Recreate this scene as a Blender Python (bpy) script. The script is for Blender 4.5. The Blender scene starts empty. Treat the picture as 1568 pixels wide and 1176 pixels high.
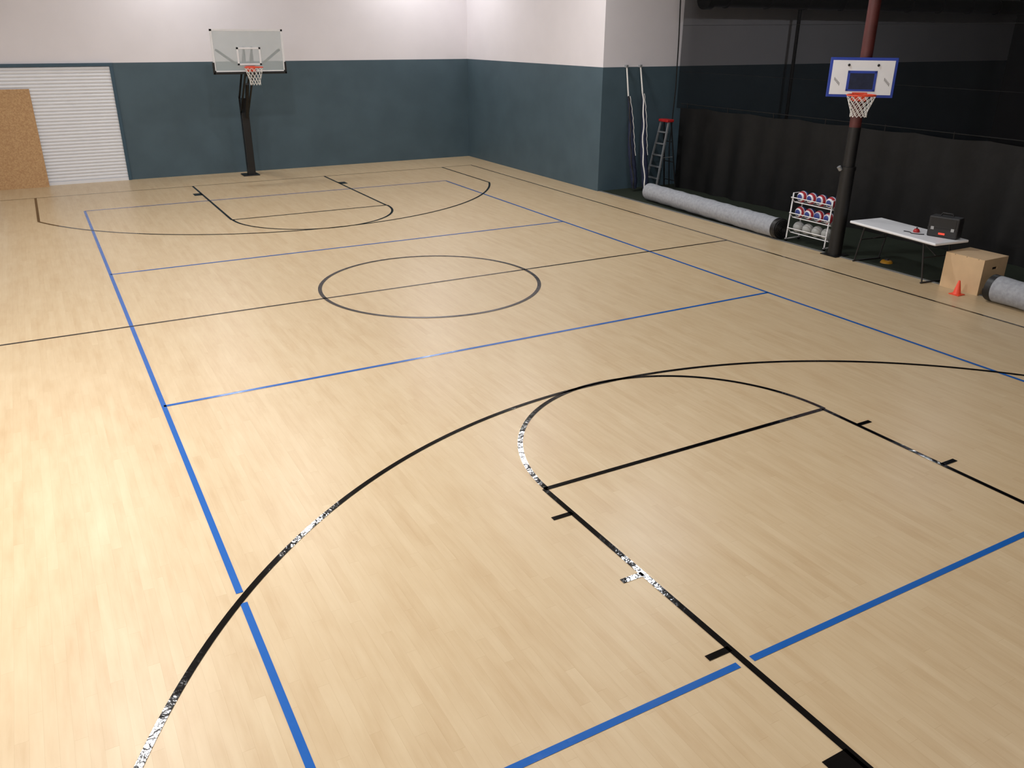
import bpy, bmesh, math, random
from mathutils import Vector, Matrix
random.seed(4)
scn=bpy.context.scene
scn.view_settings.view_transform='Standard'
COL=bpy.context.collection

# ------------------------------------------------------------------ materials
def mat(name,color,rough=.5,metal=0.,spec=.5,bump=None,var=None,emit=None,alpha=None,coat=0):
    m=bpy.data.materials.new(name); m.use_nodes=True
    nt=m.node_tree; n=nt.nodes; l=nt.links; p=n['Principled BSDF']
    c=tuple(color)+(1,)
    p.inputs['Base Color'].default_value=c; p.inputs['Roughness'].default_value=rough
    p.inputs['Metallic'].default_value=metal; p.inputs['Specular IOR Level'].default_value=spec
    p.inputs['Coat Weight'].default_value=coat
    tc=n.new('ShaderNodeTexCoord')
    if var:
        sc,amt=var
        no=n.new('ShaderNodeTexNoise'); no.inputs['Scale'].default_value=sc; no.inputs['Detail'].default_value=5
        l.new(tc.outputs['Object'],no.inputs['Vector'])
        r=n.new('ShaderNodeValToRGB'); r.color_ramp.elements[0].position=.3; r.color_ramp.elements[1].position=.7
        r.color_ramp.elements[0].color=tuple(x*(1-amt) for x in color)+(1,)
        r.color_ramp.elements[1].color=tuple(min(1,x*(1+amt)) for x in color)+(1,)
        l.new(no.outputs['Fac'],r.inputs['Fac']); l.new(r.outputs['Color'],p.inputs['Base Color'])
    if bump:
        sc,st=bump
        no=n.new('ShaderNodeTexNoise'); no.inputs['Scale'].default_value=sc; no.inputs['Detail'].default_value=3
        l.new(tc.outputs['Object'],no.inputs['Vector'])
        b=n.new('ShaderNodeBump'); b.inputs['Strength'].default_value=st; b.inputs['Distance'].default_value=.01
        l.new(no.outputs['Fac'],b.inputs['Height']); l.new(b.outputs['Normal'],p.inputs['Normal'])
    if emit:
        p.inputs['Emission Color'].default_value=tuple(emit[0])+(1,); p.inputs['Emission Strength'].default_value=emit[1]
    if alpha is not None: p.inputs['Alpha'].default_value=alpha
    return m
def srgb(r,g,b):
    f=lambda x:((x/255+.055)/1.055)**2.4 if x>10 else x/255/12.92
    return (f(r),f(g),f(b))

def N(nt,t,**k):
    n=nt.nodes.new(t)
    for a,b in k.items(): setattr(n,a,b)
    return n
def math_(nt,op,a,b=None):
    n=N(nt,'ShaderNodeMath',operation=op)
    for i,x in enumerate((a,b)):
        if x is None: continue
        if isinstance(x,(int,float)): n.inputs[i].default_value=x
        else: nt.links.new(x,n.inputs[i])
    return n.outputs[0]

def wood_floor():
    m=bpy.data.materials.new('maple_floor'); m.use_nodes=True; nt=m.node_tree; l=nt.links; p=nt.nodes['Principled BSDF']
    tc=N(nt,'ShaderNodeTexCoord'); sp=N(nt,'ShaderNodeSeparateXYZ'); l.new(tc.outputs['Object'],sp.inputs[0])
    W_,L_=.076,1.15
    xs=math_(nt,'DIVIDE',sp.outputs[0],W_); row=math_(nt,'FLOOR',xs)
    wn=N(nt,'ShaderNodeTexWhiteNoise',noise_dimensions='1D'); l.new(row,wn.inputs['W'])
    ys=math_(nt,'ADD',math_(nt,'DIVIDE',sp.outputs[1],L_),math_(nt,'MULTIPLY',wn.outputs['Value'],7.3))
    col=math_(nt,'FLOOR',ys)
    cb=N(nt,'ShaderNodeCombineXYZ'); l.new(row,cb.inputs[0]); l.new(col,cb.inputs[1])
    w2=N(nt,'ShaderNodeTexWhiteNoise',noise_dimensions='2D'); l.new(cb.outputs[0],w2.inputs['Vector'])
    mp=N(nt,'ShaderNodeMapping'); mp.inputs['Scale'].default_value=(24,2.6,1); l.new(tc.outputs['Object'],mp.inputs['Vector'])
    ad=N(nt,'ShaderNodeVectorMath',operation='ADD'); l.new(mp.outputs[0],ad.inputs[0]); l.new(w2.outputs['Color'],ad.inputs[1])
    g=N(nt,'ShaderNodeTexNoise'); g.inputs['Scale'].default_value=1.; g.inputs['Detail'].default_value=6; l.new(ad.outputs[0],g.inputs['Vector'])
    mp2=N(nt,'ShaderNodeMapping'); mp2.inputs['Scale'].default_value=(6,1.8,1); l.new(tc.outputs['Object'],mp2.inputs['Vector'])
    big=N(nt,'ShaderNodeTexNoise'); big.inputs['Scale'].default_value=1.; big.inputs['Detail'].default_value=4; l.new(mp2.outputs[0],big.inputs['Vector'])
    s=math_(nt,'ADD',math_(nt,'MULTIPLY',w2.outputs['Value'],.18),math_(nt,'MULTIPLY',g.outputs['Fac'],.55))
    s=math_(nt,'ADD',s,math_(nt,'MULTIPLY',big.outputs['Fac'],.5))
    r=N(nt,'ShaderNodeValToRGB'); e=r.color_ramp.elements
    e[0].position=.25; e[0].color=srgb(184,156,119)+(1,); e[1].position=.98; e[1].color=srgb(207,187,154)+(1,)
    x=e.new(.6); x.color=srgb(197,174,139)+(1,)
    l.new(s,r.inputs['Fac'])
    fx=math_(nt,'FRACT',xs); fy=math_(nt,'FRACT',ys)
    seam=math_(nt,'MAXIMUM',math_(nt,'LESS_THAN',fx,.025),math_(nt,'LESS_THAN',fy,.0025))
    mx=N(nt,'ShaderNodeMix',data_type='RGBA',blend_type='MULTIPLY'); l.new(math_(nt,'MULTIPLY',seam,.25),mx.inputs[0])
    l.new(r.outputs[0],mx.inputs[6]); mx.inputs[7].default_value=(.55,.42,.3,1)
    l.new(mx.outputs[2],p.inputs['Base Color'])
    p.inputs['Roughness'].default_value=.36; p.inputs['Specular IOR Level'].default_value=.5
    b=N(nt,'ShaderNodeBump'); b.inputs['Strength'].default_value=.08; b.inputs['Distance'].default_value=.003
    l.new(g.outputs['Fac'],b.inputs['Height']); l.new(b.outputs[0],p.inputs['Normal'])
    return m
def wall_paint(split=3.03,lo=srgb(74,93,104),hi=srgb(229,225,230)):
    m=bpy.data.materials.new('two_tone_wall'); m.use_nodes=True; nt=m.node_tree; l=nt.links; p=nt.nodes['Principled BSDF']
    tc=N(nt,'ShaderNodeTexCoord'); sp=N(nt,'ShaderNodeSeparateXYZ'); l.new(tc.outputs['Object'],sp.inputs[0])
    no=N(nt,'ShaderNodeTexNoise'); no.inputs['Scale'].default_value=1.3; no.inputs['Detail'].default_value=7; l.new(tc.outputs['Object'],no.inputs['Vector'])
    def tone(c,a):
        r=N(nt,'ShaderNodeValToRGB'); e=r.color_ramp.elements; e[0].position=.35; e[1].position=.65
        e[0].color=tuple(x*(1-a) for x in c)+(1,); e[1].color=tuple(x*(1+a) for x in c)+(1,); l.new(no.outputs['Fac'],r.inputs[0]); return r.outputs[0]
    mx=N(nt,'ShaderNodeMix',data_type='RGBA'); l.new(math_(nt,'GREATER_THAN',sp.outputs[2],split),mx.inputs[0])
    l.new(tone(lo,.07),mx.inputs[6]); l.new(tone(hi,.015),mx.inputs[7]); l.new(mx.outputs[2],p.inputs['Base Color'])
    p.inputs['Roughness'].default_value=.55; p.inputs['Specular IOR Level'].default_value=.35
    n2=N(nt,'ShaderNodeTexNoise'); n2.inputs['Scale'].default_value=60; l.new(tc.outputs['Object'],n2.inputs['Vector'])
    b=N(nt,'ShaderNodeBump'); b.inputs['Strength'].default_value=.1; b.inputs['Distance'].default_value=.004; l.new(n2.outputs['Fac'],b.inputs['Height']); l.new(b.outputs[0],p.inputs['Normal'])
    return m
def osb_mat():
    m=bpy.data.materials.new('osb'); m.use_nodes=True; nt=m.node_tree; l=nt.links; p=nt.nodes['Principled BSDF']
    tc=N(nt,'ShaderNodeTexCoord'); v=N(nt,'ShaderNodeTexVoronoi'); v.inputs['Scale'].default_value=38; l.new(tc.outputs['Object'],v.inputs['Vector'])
    r=N(nt,'ShaderNodeValToRGB'); e=r.color_ramp.elements; e[0].color=srgb(178,138,96)+(1,); e[1].color=srgb(200,163,118)+(1,)
    sp=N(nt,'ShaderNodeSeparateColor'); l.new(v.outputs['Color'],sp.inputs[0]); l.new(sp.outputs[0],r.inputs[0]); l.new(r.outputs[0],p.inputs['Base Color']); p.inputs['Roughness'].default_value=.7
    return m

M=dict(
 floor=wood_floor(), wall=wall_paint(), osb=osb_mat(),
 white_wall=mat('white_wall',srgb(225,222,222),.7,var=(1.5,.03)),
 dark_wall=mat('dark_wall',srgb(40,42,46),.8,var=(1.,.2)),
 ceil=mat('ceiling_paint',srgb(150,150,152),.8,var=(.7,.1)),
 ceil_dark=mat('ceiling_dark',srgb(28,28,30),.8,var=(.7,.2)),
 turf=mat('turf',srgb(24,36,20),.95,bump=(180,.9),var=(40,.5)),
 black_tape=mat('black_tape',srgb(8,8,10),.1,spec=.5,bump=(13,.3)),
 blue_tape=mat('blue_tape',srgb(28,92,172),.2,spec=.5,bump=(13,.3)),
 trim=mat('edge_trim',srgb(120,120,118),.5,var=(8,.1)),
 teal=mat('teal_trim',srgb(52,80,98),.5,var=(5,.08)),
 door=mat('rollup_door_white',srgb(232,234,240),.4,var=(3,.02)),
 black=mat('black_vinyl',srgb(18,18,20),.45,var=(9,.15)),
 blackm=mat('black_steel',srgb(18,18,20),.35,metal=.2,var=(9,.1)),
 white=mat('white_plastic',srgb(235,236,240),.4,var=(6,.02)),
 whitem=mat('white_powdercoat',srgb(228,228,230),.35,var=(6,.02)),
 glass=mat('backboard_acrylic',srgb(205,215,218),.1,alpha=.45,var=(2,.02)),
 orange=mat('orange_rim',srgb(225,75,45),.4,var=(6,.05)),
 netw=mat('white_cord',srgb(230,228,225),.8,var=(30,.05)),
 blue=mat('blue_print',srgb(38,66,165),.4,var=(8,.05)),
 navy=mat('navy_fabric',srgb(28,36,62),.8,var=(14,.2)),
 maroon=mat('maroon_steel',srgb(84,36,34),.5,var=(5,.2)),
 roll=mat('grey_fabric',srgb(155,158,165),.85,bump=(90,.4),var=(18,.14)),
 tarp=mat('black_tarp',srgb(14,14,15),.6,spec=.35,bump=(5,.7),var=(3,.3)),
 net=mat('barrier_mesh',(.008,.008,.009),.9,spec=.1,alpha=.6,var=(5,.1)),
 ply=mat('birch_plywood',srgb(210,180,142),.5,var=(4,.06)),
 hole_shade_screw=mat('hole_shade_and_screw',srgb(30,24,20),.8,var=(4,.1)),
 alu=mat('aluminium',srgb(165,168,172),.4,metal=.5,var=(10,.05)),
 dgrey=mat('dark_grey_plastic',srgb(34,34,36),.5,var=(10,.1)),
 red=mat('red_plastic',srgb(180,34,34),.4,var=(10,.05)),
 yellow=mat('yellow_plastic',srgb(180,130,28),.4,var=(10,.05)),
 cone=mat('orange_cone',srgb(245,80,50),.4,var=(10,.04)),
 greyball=mat('grey_rubber',srgb(160,162,160),.5,var=(10,.04)),
 led=mat('red_led',(.8,.05,.03),.4,emit=((1,.1,.05),.5)),
 rope=mat('black_rope',srgb(15,15,16),.8,var=(30,.1)),
)
def ball_mat():
    m=bpy.data.materials.new('tricolour_ball'); m.use_nodes=True; nt=m.node_tree; l=nt.links; p=nt.nodes['Principled BSDF']
    tc=N(nt,'ShaderNodeTexCoord'); w=N(nt,'ShaderNodeTexWave'); w.inputs['Scale'].default_value=2.1; w.inputs['Distortion'].default_value=1.5; l.new(tc.outputs['Object'],w.inputs['Vector'])
    r=N(nt,'ShaderNodeValToRGB'); r.color_ramp.interpolation='CONSTANT'; e=r.color_ramp.elements
    e[0].position=0; e[0].color=srgb(165,40,50)+(1,); e[1].position=.2; e[1].color=srgb(222,222,228)+(1,)
    x=e.new(.62); x.color=srgb(40,58,130)+(1,); l.new(w.outputs['Fac'],r.inputs[0]); l.new(r.outputs[0],p.inputs['Base Color']); p.inputs['Roughness'].default_value=.45
    return m
M['ball']=ball_mat()

# ------------------------------------------------------------------ builder
class B:
    def __init__(s): s.v=[];s.f=[];s.m=[];s.mats=[];s.sm=[];s.T=None
    def mi(s,m):
        if m not in s.mats: s.mats.append(m)
        return s.mats.index(m)
    def add(s,vs,fs,m,smooth=False):
        if s.T is not None: vs=[s.T@Vector(x) for x in vs]
        o=len(s.v); s.v+= [tuple(x) for x in vs]; k=s.mi(m)
        for f in fs: s.f.append([i+o for i in f]); s.m.append(k); s.sm.append(smooth)
    def box(s,lo,hi,m,mx=None):
        x0,y0,z0=lo;x1,y1,z1=hi
        vs=[(x0,y0,z0),(x1,y0,z0),(x1,y1,z0),(x0,y1,z0),(x0,y0,z1),(x1,y0,z1),(x1,y1,z1),(x0,y1,z1)]
        if mx is not None: vs=[mx@Vector(v) for v in vs]
        s.add(vs,[(0,3,2,1),(4,5,6,7),(0,1,5,4),(1,2,6,5),(2,3,7,6),(3,0,4,7)],m)
    def tube(s,pts,r,m,seg=12,caps=True,closed=False,sq=False):
        pts=[Vector(p) for p in pts]; n=len(pts); rs=r if isinstance(r,(list,tuple)) else [r]*n
        vs=[];fs=[]; prev=None
        for i,p in enumerate(pts):
            if closed: t=pts[(i+1)%n]-pts[i-1]
            else: t=(pts[min(i+1,n-1)]-pts[max(i-1,0)])
            t.normalize()
            if prev is None:
                a=Vector((0,0,1)) if abs(t.z)<.9 else Vector((1,0,0)); x=t.cross(a).normalized()
            else: x=(prev-t*prev.dot(t)).normalized()
            prev=x; y=t.cross(x)
            for k in range(seg):
                an=2*math.pi*(k+(.5 if sq else 0))/seg; vs.append(p+(x*math.cos(an)+y*math.sin(an))*rs[i])
        for i in range(n if closed else n-1):
            j=(i+1)%n
            for k in range(seg):
                k2=(k+1)%seg; fs.append((i*seg+k,i*seg+k2,j*seg+k2,j*seg+k))
        s.add(vs,fs,m,smooth=seg>4)
        if caps and not closed:
            s.add(vs[:seg],[tuple(range(seg))[::-1]],m); s.add(vs[-seg:],[tuple(range(seg))],m)
    def sphere(s,c,r,m,u=24,w=14):
        vs=[];fs=[]
        for i in range(w+1):
            th=math.pi*i/w
            for k in range(u):
                a=2*math.pi*k/u; vs.append((c[0]+r*math.sin(th)*math.cos(a),c[1]+r*math.sin(th)*math.sin(a),c[2]+r*math.cos(th)))
        for i in range(w):
            for k in range(u): fs.append((i*u+k,(i+1)*u+k,(i+1)*u+(k+1)%u,i*u+(k+1)%u))
        s.add(vs,fs,m,True)
    def lathe(s,c,prof,m,seg=32):
        vs=[];fs=[]
        for (r,z) in prof:
            for k in range(seg):
                a=2*math.pi*k/seg; vs.append((c[0]+r*math.cos(a),c[1]+r*math.sin(a),c[2]+z))
        for i in range(len(prof)-1):
            for k in range(seg): fs.append((i*seg+k,i*seg+(k+1)%seg,(i+1)*seg+(k+1)%seg,(i+1)*seg+k))
        s.add(vs,fs,m,True)
    def ribbon(s,pts,w,z,m,closed=False):
        n=len(pts); vs=[];fs=[]
        for i in range(n):
            if closed: t=Vector(pts[(i+1)%n])-Vector(pts[i-1])
            else: t=Vector(pts[min(i+1,n-1)])-Vector(pts[max(i-1,0)])
            t=Vector((t[0],t[1])).normalized(); nn=Vector((-t.y,t.x))*w/2
            vs+= [(pts[i][0]+nn.x,pts[i][1]+nn.y,z),(pts[i][0]-nn.x,pts[i][1]-nn.y,z)]
        for i in range(n if closed else n-1):
            j=(i+1)%n; fs.append((2*i,2*i+1,2*j+1,2*j))
        s.add(vs,fs,m)
    def obj(s,name,parent=None,bevel=0):
        me=bpy.data.meshes.new(name)
        me.from_pydata(s.v,[],s.f)
        for m in s.mats: me.materials.append(m)
        me.polygons.foreach_set('material_index',s.m); me.polygons.foreach_set('use_smooth',s.sm); me.update()
        o=bpy.data.objects.new(name,me); COL.objects.link(o)
        if parent:
            o.parent=parent; o.matrix_parent_inverse=parent.matrix_basis.inverted()
        if bevel:
            b=o.modifiers.new('b','BEVEL'); b.width=bevel; b.segments=2; b.limit_method='ANGLE'
        return o
def empty(name,loc=(0,0,0)):
    e=bpy.data.objects.new(name,None); COL.objects.link(e); e.location=loc; e.empty_display_size=.2
    return e

# ------------------------------------------------------------------ room shell
UL,UE,UR=-8.6,7.42,24.; VB,VF,VR=13.35,-15.5,5.8; H=7.6; T=.2
b=B(); b.box((UL,VF,-.12),(UE,VB,0),M['floor']); b.obj('floor')
b=B(); b.box((UE,VF,-.12),(UR,VR,0),M['turf']); b.obj('floor_turf')
b=B(); b.box((UE-.02,VF,-.001),(UE+.04,VR-.03,.010),M['trim']); b.obj('trim_1')
DL,DR,DT=-7.1,-3.17,2.95
b=B(); b.box((UL,VB,0),(7.37+T,VB+T,H),M['wall']); b.obj('wall_back')
b=B(); b.box((7.37,VR+T,0),(7.37+T,VB,H),M['wall']); b.obj('wall_right')
b=B(); b.box((7.37,VR,0),(UR,VR+T,H),M['wall']); b.obj('wall_return')
b=B(); b.box((UL-T,VF,0),(UL,VB+T,H),M['white_wall']); b.obj('wall_left')
b=B(); b.box((UL-T,VF-T,0),(UR+T,VF,H),M['white_wall']); b.obj('wall_front')
b=B(); b.box((UR,VF,0),(UR+T,VR+T,H),M['dark_wall']); b.obj('wall_far_right')
b=B(); b.box((UL-T,VF-T,H),(9.6,VB+T,H+.1),M['ceil']); b.box((9.6,VF-T,H),(UR+T,VB+T,H+.1),M['ceil_dark']); b.obj('ceiling')
# roll-up door on the wall face
b=B(); nr=34; y=VB-.002; vs=[];fs=[]; prof=[]
for i in range(nr):
    z0=.08+(DT-.08)*i/nr; dz=(DT-.08)/nr
    for t,d in ((0,.0),(.15,.018),(.5,.026),(.85,.018)): prof.append((z0+dz*t,y-d))
prof.append((DT,y))
for z,yy in prof: vs+=[(DL,yy,z),(DR,yy,z)]
for i in range(len(prof)-1): fs.append((2*i,2*i+1,2*i+3,2*i+2))
b.add(vs,fs,M['door']); b.box((DL,y-.04,0.0),(DR,y,.08),M['door']); b.obj('door_1')
b=B(); b.box((DR,VB-.05,0),(DR+.08,VB,DT+.03),M['teal']); b.box((DL-.08,VB-.05,0),(DL,VB,DT+.03),M['teal']); b.box((DL-.08,VB-.06,DT),(DR+.08,VB,DT+.08),M['teal']); b.obj('trim_2')
b=B(); mx=Matrix.Translation((-5.13,VB-.24,0))@Matrix.Rotation(math.radians(-4),4,'X')
b.box((-1.22,0,0),(0,.018,2.44),M['osb'],mx); b.obj('osb_sheet')

# ------------------------------------------------------------------ court lines
a=4.55; A=3.048; w=.052
L=11.45; kw=1.80; vf=6.6; SR=6.5
def arc(c,r,a0,a1,n=96): return [(c[0]+r*math.cos(math.radians(a0+(a1-a0)*i/n)),c[1]+r*math.sin(math.radians(a0+(a1-a0)*i/n))) for i in range(n+1)]
b=B(); z=.004; bk=M['black_tape']
b.ribbon(arc((0.02,0),1.79,0,360)[:-1],.06,z,bk,True)
b.ribbon([(-SR,0),(SR,0)],.04,z,bk)
b.ribbon([(-SR,-L),(-SR,L),(SR,L),(SR,-L)],.045,z,bk,True)
for s in (-1,1):
    c=(0.02,s*vf)
    b.ribbon(arc(c,1.8,180 if s>0 else 0,360 if s>0 else 180),w,z,bk)
    b.ribbon([(-kw,s*vf),(kw,s*vf)],w,z,bk)
    for q in (-1,1):
        b.ribbon([(q*kw,s*vf),(q*kw,s*L)],w,z,bk)
        b.ribbon([(q*(kw),s*10.12),(q*(kw+.2),s*10.12)],.32,z,bk)
        if s<0:
            for h in (7.06,8.05,9.0): b.ribbon([(q*kw,s*h),(q*(kw+.2),s*h)],w,z,bk)
    R3=6.06; cv=10.88; X3=5.5; dv=math.sqrt(R3*R3-X3*X3); an=math.degrees(math.atan2(dv,X3))
    pts=arc((0,s*cv),R3,180+an,360-an) if s>0 else arc((0,s*cv),R3,180-an,an)
    b.ribbon([(-X3,s*L)]+pts+[(X3,s*L)],w,z,bk)
b.obj('basketball_court_lines')
b=B(); z=.0025; bl=M['blue_tape']
b.ribbon([(-a,-9.144),(-a,-6.93)],w,z,bl); b.ribbon([(-a,-6.8),(-a,9.144)],w,z,bl)
b.ribbon([(a,-9.144),(a,9.144)],w,z,bl)
b.ribbon([(-a,-9.144),(-kw-.06,-9.144)],w,z,bl); b.ribbon([(-kw+.06,-9.144),(a,-9.144)],w,z,bl); b.ribbon([(-a,9.144),(a,9.144)],w,z,bl)
b.ribbon([(-a,-A),(a,-A)],w,z,bl); b.ribbon([(-a,A),(a,A)],w,z,bl)
b.obj('volleyball_court_lines')

# ------------------------------------------------------------------ hoops
def rim_net(par,c,fx,fy,R=.228,drop=.42):
    b=B(); ring=[(c[0]+R*math.cos(t),c[1]+R*math.sin(t),c[2]) for t in [2*math.pi*i/36 for i in range(36)]]
    b.tube(ring,.013,M['orange'],8,closed=True)
    px,py=-fy,fx
    for q in (-.09,.09):
        b.tube([(c[0]-fx*.36+px*q,c[1]-fy*.36+py*q,c[2]),(c[0]-fx*.19+px*q*1.1,c[1]-fy*.19+py*q*1.1,c[2])],.012,M['orange'],8)
    bx=Matrix.Translation((c[0]-fx*.365,c[1]-fy*.365,c[2]-.05))@Matrix.Rotation(math.atan2(fy,fx),4,'Z')
    b.box((-.012,-.12,-.07),(.012,.12,.07),M['orange'],bx)
    b.obj('rim',par)
    b=B(); n=12; lv=6
    def rr(t): return R*(1-.45*min(1,t*1.3)+.03*t)
    for d in (1,-1):
        for i in range(n):
            pts=[]
            for j in range(lv*2+1):
                t=j/(lv*2); an=2*math.pi*(i/n)+d*math.pi/n*(j/2.)
                pts.append((c[0]+rr(t)*math.cos(an),c[1]+rr(t)*math.sin(an),c[2]-.01-drop*t))
            b.tube(pts,.0055,M['netw'],5)
    b.obj('net',par)
e=empty('basketball_hoop',(0,12.6,0)); HX=.03; BY=11.32
b=B()
b.box((HX-.26,12.45,0),(HX+.2,12.9,.03),M['blackm'])
b.tube([(HX,12.64,.02),(HX,12.64,1.72)],.145,M['black'],4,sq=True)
b.obj('padded_post',e,bevel=.02)
b=B()
b.tube([(HX,12.64,1.7),(HX,12.64,2.1)],.075,M['blackm'],4,sq=True)
for q in (-.1,.1):
    b.tube([(HX+q,12.62,2.1),(HX+q,BY+.1,3.35)],.03,M['blackm'],4,sq=True)
    b.tube([(HX+q,12.62,1.72),(HX+q,BY+.1,2.88)],.03,M['blackm'],4,sq=True)
    b.tube([(HX+q,12.62,1.65),(HX+q,12.62,2.15)],.03,M['blackm'],4,sq=True)
    b.tube([(HX+q,BY+.08,2.72),(HX+q,BY+.08,3.45)],.03,M['blackm'],4,sq=True)
b.tube([(HX,12.4,1.6),(HX,11.9,2.5)],.05,M['blackm'],10)
for q in (-1,1):
    b.tube([(HX+q*.3,BY+.05,3.0),(HX+q*.82,BY+.05,3.38)],.04,M['blackm'],4,sq=True)
b.obj('support_arms',e)
Zb,Zt=2.82,3.86; hw=.92
b=B(); b.box((HX-hw+.02,BY-.006,Zb+.02),(HX+hw-.02,BY+.006,Zt-.02),M['glass']); b.obj('glass_board',e)
b=B()
for lo,hi in (((-hw,Zb),(-hw+.05,Zt)),((hw-.05,Zb),(hw,Zt)),((-hw,Zt-.045),(hw,Zt)),((-hw,Zb),(hw,Zb+.05)),
              ((-.305,3.0),(-.26,3.43)),((.26,3.0),(.305,3.43)),((-.305,3.385),(.305,3.43)),((-.305,3.0),(.305,3.04))):
    b.box((HX+lo[0],BY-.02,lo[1]),(HX+hi[0],BY+.02,hi[1]),M['white'])
b.obj('white_frame',e)
b=B(); b.box((HX-hw-.02,BY-.035,Zb-.04),(HX+hw+.02,BY+.035,Zb+.02),M['black'])
for q in (-1,1):
    x=HX+q*(hw+.0); b.box((x-.025,BY-.035,Zb-.04),(x+.025,BY+.035,Zb+.25),M['black'])
b.obj('edge_padding',e,bevel=.008)
rim_net(e,(HX,BY-.4,2.96),0,-1)

# right steel column + hoop
CU,CV=7.47,-1.84
b=B(); b.tube([(CU,CV,0),(CU,CV,H)],.1,M['maroon'],20); b.obj('support_column')
e=empty('basketball_hoop',(CU,CV,0))
b=B(); b.tube([(CU,CV,.012),(CU,CV,1.58)],.125,M['black'],20); b.tube([(CU,CV,1.56),(CU,CV,1.62)],.135,M['black'],20); b.tube([(CU,CV,1.6),(CU,CV,2.3)],.106,M['black'],20); b.box((CU-.18,CV-.18,0),(CU+.18,CV+.18,.014),M['blackm'])  # pad and base plate; thin black sleeve darkens the column above the pad
b.tube([(CU-.13,CV+.05,1.56),(CU-.17,CV+.07,1.62)],.035,M['alu'],10); b.obj('pole_pad_and_sleeve',e)
nx,ny=-.71,-.704
BC=(CU+nx*.22,CV+ny*.22+.05); TM=Matrix.Translation((BC[0],BC[1],0))@Matrix.Rotation(math.radians(44.8),4,'Z')
bw=.54; z0,z1=2.81,3.45
b=B(); b.T=TM; b.box((-.0,-bw,z0),(.03,bw,z1),M['blue']); b.obj('board_border',e,bevel=.008)
b=B(); b.T=TM; b.box((-.006,-bw+.045,z0+.045),(.0,bw-.045,z1-.045),M['white']); b.obj('board_face',e)
b=B(); b.T=TM
for lo,hi in (((-.235,2.91),(-.195,3.24)),((.195,2.91),(.235,3.24)),((-.235,3.2),(.235,3.24)),((-.235,2.91),(.235,2.94))): b.box((-.011,lo[0],lo[1]),(-.005,hi[0],hi[1]),M['blue'])
b.box((-.009,-.195,2.94),(-.004,.195,3.2),M['navy'])
for q in (-.235,.235): b.sphere((-.008,q,3.33),.022,M['blackm'],10,6)
for q in (-1,1):
    for i in range(5): b.box((-.008,q*.4-.05+.02*i,3.0+.02*i),(-.005,q*.4-.04+.02*i,3.05+.02*i),M['trim'])
b.obj('board_markings',e)
b=B(); b.T=TM
for zz in (2.95,3.3):
    for q in (-.1,.1): b.tube([(.03,q,zz),(.2,q,zz)],.02,M['blackm'],4,sq=True)
    b.box((.1,-.13,zz-.03),(.34,.13,zz+.03),M['blackm'])
b.obj('mounting_bracket',e)
rim_net(e,(BC[0]+nx*.385,BC[1]+ny*.385,2.87),nx,ny,drop=.34)

# ------------------------------------------------------------------ tarp fence, net, rope
FU=9.66; FE=VR-.35
nv,nz=300,14; vs=[];fs=[]
for i in range(nv+1):
    v=VF+.1+(FE-VF-.1)*i/nv
    sag=.035*abs(math.sin(v*math.pi/1.5))
    for j in range(nz+1):
        t=j/nz
        wv=(.035*math.sin(v*4.1+math.sin(v*1.7)*2)+.025*math.sin(v*9.3+t*2))*(1.1-.8*t)+.015*math.sin(v*.9)
        vs.append((FU+wv,v,.005+(2.06-sag)*t))
for i in range(nv):
    for j in range(nz):
        k=i*(nz+1)+j; fs.append((k,k+nz+1,k+nz+2,k+1))
b=B(); b.add(vs,fs,M['tarp'],True)
for i in range(0,14): b.tube([(FU+.0,VR-.6-i*1.5,2.03),(FU,VR-.6-i*1.5,2.16)],.012,M['rope'],6)
b.tube([(FU,VF+.1,2.13),(FU,FE,2.13)],.01,M['rope'],6)
b.obj('tarp_fence')
b=B(); b.add([(FU+.1,VF+.05,2.0),(FU+.1,FE+.3,2.0),(FU+.1,FE+.3,H-.02),(FU+.1,VF+.05,H-.02)],[(0,1,2,3)],M['net'])
for i in range(5): b.tube([(FU+.1,VF+.05,2.9+i*1.1),(FU+.1,FE+.3,2.9+i*1.1)],.004,M['rope'],5)
b.obj('barrier_netting')
b=B(); b.tube([(FU-.03,VR-.15,.0),(FU-.1,VR-.12,1.),(FU-.02,VR-.1,2.5),(FU-.04,VR-.1,3.6),(FU-.12,VR-.12,5),(FU-.3,VR-.12,7.55)],.016,M['rope'],8); b.obj('net_edge_rope')
b=B(); b.tube([(9.95,5.2,4.62),(23.9,5.2,4.62)],.2,M['blackm'],20); b.tube([(9.9,5.2,4.62),(10.1,5.2,4.62)],.26,M['blackm'],20)
for i in range(9): b.tube([(10.6+i*1.4,5.2,4.62),(10.65+i*1.4,5.2,4.62)],.22,M['dgrey'],20)
b.obj('ceiling_duct')
b=B(); b.tube([(13.6,5.5,0),(13.6,5.5,H-.02)],.05,M['blackm'],12); b.box((13.45,5.35,0),(13.75,5.65,.02),M['blackm']); b.obj('steel_post')

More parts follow.
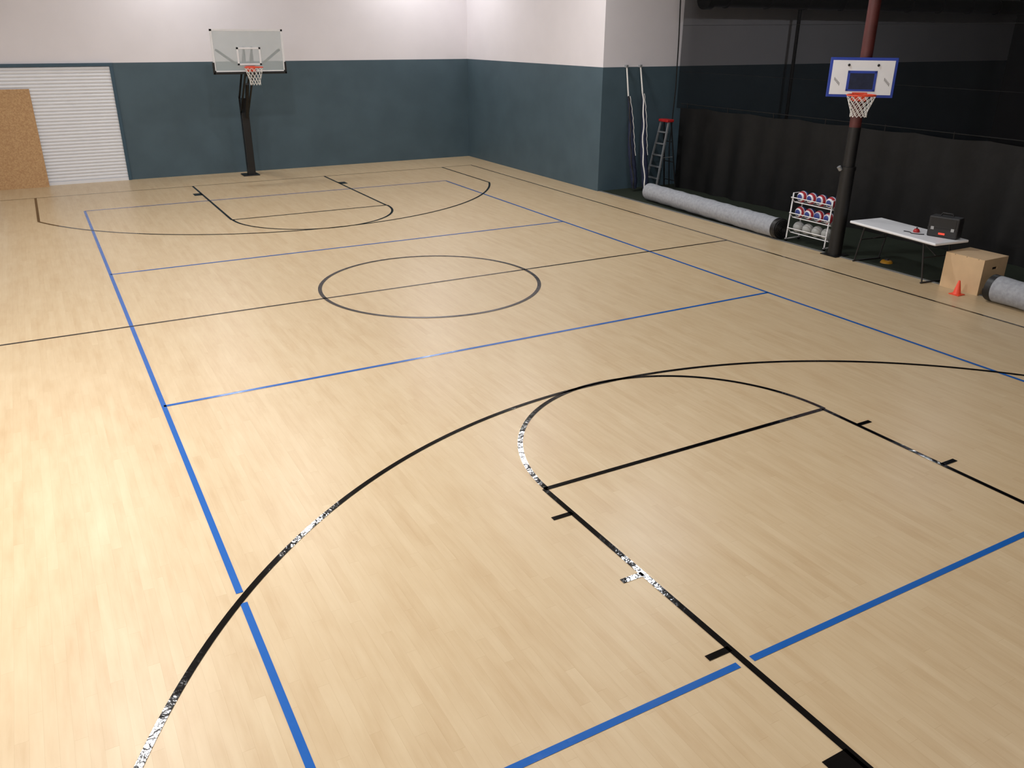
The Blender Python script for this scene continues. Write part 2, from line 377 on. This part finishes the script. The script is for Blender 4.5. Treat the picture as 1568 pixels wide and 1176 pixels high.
# ------------------------------------------------------------------ turf rolls
def roll(p0,p1,r,name='turf_roll'):
    b=B(); d=(Vector(p1)-Vector(p0)).normalized(); n=40
    pts=[Vector(p0).lerp(Vector(p1),i/n) for i in range(n+1)]
    rs=[r*(1+.025*math.sin(i*1.3)+.012*math.sin(i*3.1)) for i in range(n+1)]
    b.tube(pts,rs,M['roll'],32)
    for P_,s in ((Vector(p0),-1),(Vector(p1),1)):
        x=d.cross(Vector((0,0,1))).normalized(); y=Vector((0,0,1))
        sp=[P_+d*s*.012+(x*math.cos(t)+y*math.sin(t))*(r*.12+r*.85*t/(2*math.pi*5)) for t in [2*math.pi*5*i/150 for i in range(151)]]
        b.tube(sp,.012,M['black'],6)
        b.tube([P_+d*s*(-.02),P_+d*s*.008],r*.97,M['black'],32)
        if s>0 or p0[1]<-4: b.tube([P_-d*s*.1,P_+d*s*.0],r*1.035,M['black'],32)
    return b.obj(name)
roll((7.80,4.2,.21),(7.50,-.44,.21),.2)
roll((7.3,-5.0,.21),(7.05,-9.6,.21),.2)

# ------------------------------------------------------------------ ball rack
e=empty('ball_rack',(7.6,-1.1,0)); u0,u1=7.5,7.86; v0,v1=-1.56,-.6; b=B(); r=.014
for v in (v0,v1):
    b.tube([(u0,v,.04),(u0+.05,v,.95),(u1-.05,v,.95),(u1,v,.04)],r,M['whitem'],8)
    b.tube([(u0-.03,v,.05),(u1+.03,v,.05)],r,M['whitem'],8)
    for u in (u0,u1): b.tube([(u,v-.012,.036),(u,v+.012,.036)],.035,M['black'],12)
shelves=(.17,.47,.77)
for zs in shelves:
    for u,dz in ((u0+.0,.1),(u1-.02,.1),(u0+.1,0),(u1-.1,0)): b.tube([(u,v0,zs+dz),(u,v1,zs+dz)],.01,M['whitem'],8)
    for v in (v0,v1): b.tube([(u0,v,zs+.1),(u0+.1,v,zs),(u1-.1,v,zs),(u1-.02,v,zs+.1)],.01,M['whitem'],8)
b.obj('rack_frame',e)
for si,zs in enumerate(shelves):
    b=B()
    for k in range(4):
        c=((u0+u1)/2,v0+.13+k*.235,zs+.112)
        b.sphere(c,.112,M['greyball'] if si==0 else M['ball'])
    b.obj('balls_tier_%d'%(si+1),e)

# ------------------------------------------------------------------ folding table
tz=.72; tc_=(7.58,-3.16,0); e=empty('folding_table',tc_); TT=Matrix.Translation(tc_)@Matrix.Rotation(math.radians(-7.2),4,'Z')
hx,hy=.37,.95
b=B(); b.T=TT; b.box((-hx,-hy,tz-.045),(hx,hy,tz),M['white']); b.obj('table_top',e,bevel=.015)
b=B(); b.T=TT
for v,s in ((-hy+.3,1),(hy-.3,-1)):
    for u in (-hx+.08,hx-.08): b.tube([(u,v,tz-.04),(u,v-s*.12,.014)],.014,M['dgrey'],8)
    b.tube([(-hx+.05,v-s*.12,.016),(hx-.05,v-s*.12,.016)],.014,M['dgrey'],8)
    b.tube([(-hx+.08,v-s*.05,.42),(hx-.08,v-s*.05,.42)],.011,M['dgrey'],8)
    b.tube([(0,v-s*.05,.42),(0,v+s*.4,tz-.05)],.011,M['dgrey'],8)
for u in (-hx+.06,hx-.06): b.box((u-.012,-hy+.1,tz-.07),(u+.012,hy-.1,tz-.045),M['dgrey'])
b.obj('folding_legs',e)
e=empty('scoreboard_case',(7.65,-3.83,tz))
mx=Matrix.Translation((7.64,-3.81,tz+.002))@Matrix.Rotation(math.radians(14),4,'Z')
b=B(); b.box((-.11,-.24,0),(.11,.24,.34),M['dgrey'],mx); b.obj('case_body',e,bevel=.02)
b=B(); b.box((-.117,-.2,.18),(-.111,.2,.31),M['black'],mx); b.box((-.12,-.05,.05),(-.111,.05,.08),M['led'],mx); b.box((-.116,-.24,.14),(.114,.24,.155),M['black'],mx)
for q in (-1,1): b.box((-.122,q*.16-.025,.12),(-.111,q*.16+.025,.17),M['alu'],mx)
b.tube([mx@Vector(p) for p in ((0,-.1,.34),(0,-.08,.385),(0,.08,.385),(0,.1,.34))],.012,M['black'],8)
b.obj('case_fittings',e)
b=B(); b.lathe((7.56,-3.36,tz),[(0,0),(.05,0),(.055,.02),(.035,.055),(.0,.06)],M['red'],20); b.tube([(7.56,-3.36,tz+.04),(7.56,-3.36,tz+.08)],.013,M['dgrey'],8); b.obj('hand_buzzer')
b=B(); b.tube([(7.42,-3.22,tz+.009),(7.44,-3.32,tz+.009),(7.38,-3.4,tz+.009),(7.43,-3.5,tz+.009),(7.49,-3.56,tz+.009)],.008,M['dgrey'],6); b.obj('power_cord')
b=B(); b.lathe((7.84,-2.7,0),[(.0,.05),(.05,.05),(.09,.04),(.11,.0)],M['yellow'],20); b.lathe((7.84,-2.7,0.048),[(.04,0),(.04,.02),(0,.025)],M['dgrey'],16); b.obj('yellow_disc_cone')

# ------------------------------------------------------------------ plyo box
e=empty('plyo_box',(7.7,-4.42,0)); bu0,bu1,bv0,bv1,bh=7.36,7.98,-4.76,-4.1,.57
b=B(); t=.02
b.box((bu0,bv0+t,0),(bu0+t,bv1-t,bh-t),M['ply']); b.box((bu1-t,bv0+t,0),(bu1,bv1-t,bh-t),M['ply'])
b.box((bu0,bv1-t,0),(bu1,bv1,bh-t),M['ply'])
b.box((bu0,bv0,bh-t),(bu1,bv1,bh),M['ply'])
cu=(bu0+bu1)/2; hz=.41; hw_,hh=.065,.022
b.box((bu0,bv0,0),(bu1,bv0+t,hz-hh),M['ply']); b.box((bu0,bv0,hz+hh),(bu1,bv0+t,bh-t),M['ply'])
b.box((bu0,bv0,hz-hh),(cu-hw_,bv0+t,hz+hh),M['ply']); b.box((cu+hw_,bv0,hz-hh),(bu1,bv0+t,hz+hh),M['ply'])
b.box((cu-.1,bv0+t+.01,hz-.06),(cu+.1,bv0+t+.015,hz+.06),M['hole_shade_screw'])  # dark sheet behind the handle hole imitates the shade inside the box
b.obj('plywood_panels',e)
b=B()
for v in (bv0+.1,bv0+.3,bv0+.5): b.tube([(bu0-.001,v,bh-.01),(bu0+.001,v,bh-.01)],.006,M['hole_shade_screw'],8)
b.obj('screws',e)
b=B(); c=(7.14,-4.56,0); b.box((c[0]-.085,c[1]-.085,0.001),(c[0]+.085,c[1]+.085,.012),M['cone']); b.lathe(c,[(.068,.012),(.058,.03),(.016,.225),(.010,.228),(.0,.228)],M['cone'],24); b.obj('traffic_cone')

# ------------------------------------------------------------------ ladder and rolled nets
e=empty('stepladder',(9.1,5.4,0)); b=B(); h=1.72; tx,ty=9.16,5.4; fx=8.78; rx=9.44
for q in (-1,1): b.tube([(fx,ty+q*.24,0.02),(tx-.04,ty+q*.15,h)],.028,M['alu'],4,sq=True)
for i in range(1,6):
    t=i/6; x=fx+(tx-.04-fx)*t; d=.24-.09*t
    b.box((x-.04,ty-d,.02+h*t-.015),(x+.05,ty+d,.02+h*t+.01),M['alu'])
b.obj('front_rails_and_steps',e)
b=B()
for q in (-1,1): b.tube([(rx,ty+q*.23,0.02),(tx+.05,ty+q*.14,h)],.02,M['dgrey'],4,sq=True)
for t in (.12,.4,.7):
    x=rx+(tx+.05-rx)*t; d=.23-.09*t; b.tube([(x,ty-d,h*t),(x,ty+d,h*t)],.012,M['dgrey'],8)
for q in (-1,1): b.tube([(fx+.17,ty+q*.2,h*.48),(rx-.14,ty+q*.19,h*.48)],.008,M['alu'],6)
b.obj('rear_rails',e)
b=B(); b.box((tx-.11,ty-.19,h-.02),(tx+.11,ty+.19,h+.05),M['red']); b.obj('top_cap',e,bevel=.02)
def bundle(p0,p1,us,c1,c2):
    e=empty('rolled_sports_net',(p0[0],p0[1],0))
    b=B(); b.tube([(us,VR-.06,3.05),(p0[0],p0[1],p0[2]-.05)],.02,M['netw'],8); b.box((us-.03,VR-.09,3.02),(us+.03,VR-.001,3.08),M['alu']); b.obj('hanging_strap',e)
    b=B(); n=30; pts=[];rs=[]
    for i in range(n+1):
        t=i/n; q=Vector(p0).lerp(Vector(p1),t); pts.append((q.x+.02*math.sin(t*8)*min(1,3*(1-t)),q.y,q.z)); rs.append(.03+.06*min(1,t*1.8)+.008*math.sin(i*2.1)-.03*max(0,t-.9)*10)
    b.tube(pts,rs,c1,14)
    b.obj('net_bundle',e)
    b=B(); b.tube([(p[0]-rs[i]*.75+.015*math.sin(i*.8),p[1]-rs[i]*.7,p[2]) for i,p in enumerate(pts)],.018,c2,8)
    b.tube([(p[0]+rs[i]*.7,p[1]-rs[i]*.75,p[2]) for i,p in enumerate(pts[:20])],.013,M['netw'],8)
    b.obj('white_band',e)
bundle((8.07,5.62,2.35),(8.22,5.35,.07),8.05,M['navy'],M['dgrey'])
bundle((8.5,5.6,2.4),(8.38,5.1,.07),8.48,M['navy'],M['netw'])

# ------------------------------------------------------------------ lamps
def lamp(u,v,p,col=(1,.985,.97),name='high_bay_light'):
    e=empty(name,(u,v,6.9))
    b=B(); b.lathe((u,v,6.9),[(.0,.32),(.09,.32),(.1,.16),(.27,.02),(.27,-.0),(.25,0)],M['alu'],32); b.tube([(u,v,7.2),(u,v,H)],.015,M['dgrey'],8); b.obj('housing',e)
    ld=bpy.data.lights.new('lamp','AREA'); ld.shape='DISK'; ld.size=.45; ld.energy=p; ld.color=col
    o=bpy.data.objects.new('lamp',ld); COL.objects.link(o); o.parent=e; o.location=(0,0,-.02)
for u,v,p in ((-7.3,-5.2,540),(-5.4,-.6,220),(-1.35,4.5,165),(4.6,4.9,155),(-1.35,12.0,95),(5.4,12.0,115),(-5.4,6,125),(-1,-6,100),(4,-9.5,85),(-6,-11.5,80)):
    lamp(u,v,p)
lamp(4.4,-.75,150,(.93,.96,1))
lamp(13,-1,110,(.93,.96,1))  # added fill light over the turf area, where no lamp is known
w=bpy.data.worlds.new('world'); scn.world=w; w.use_nodes=True; w.node_tree.nodes['Background'].inputs[0].default_value=(.5,.5,.52,1); w.node_tree.nodes['Background'].inputs[1].default_value=.2

# ------------------------------------------------------------------ camera
P=(-5.23816,-12.10299,3.80891,.51227,.40404,.00516,1258.06)
cx,cy,cz,yaw,pitch,roll_,f=P
F=Vector((math.sin(yaw)*math.cos(pitch),math.cos(yaw)*math.cos(pitch),-math.sin(pitch)))
R0=Vector((math.cos(yaw),-math.sin(yaw),0)); U0=R0.cross(F)
R=R0*math.cos(roll_)+U0*math.sin(roll_); U=-R0*math.sin(roll_)+U0*math.cos(roll_)
cd=bpy.data.cameras.new('camera'); co=bpy.data.objects.new('camera',cd); COL.objects.link(co)
cd.sensor_width=36; cd.lens=f/1568*36
co.matrix_world=Matrix(((R.x,U.x,-F.x,cx),(R.y,U.y,-F.y,cy),(R.z,U.z,-F.z,cz),(0,0,0,1)))
scn.camera=co
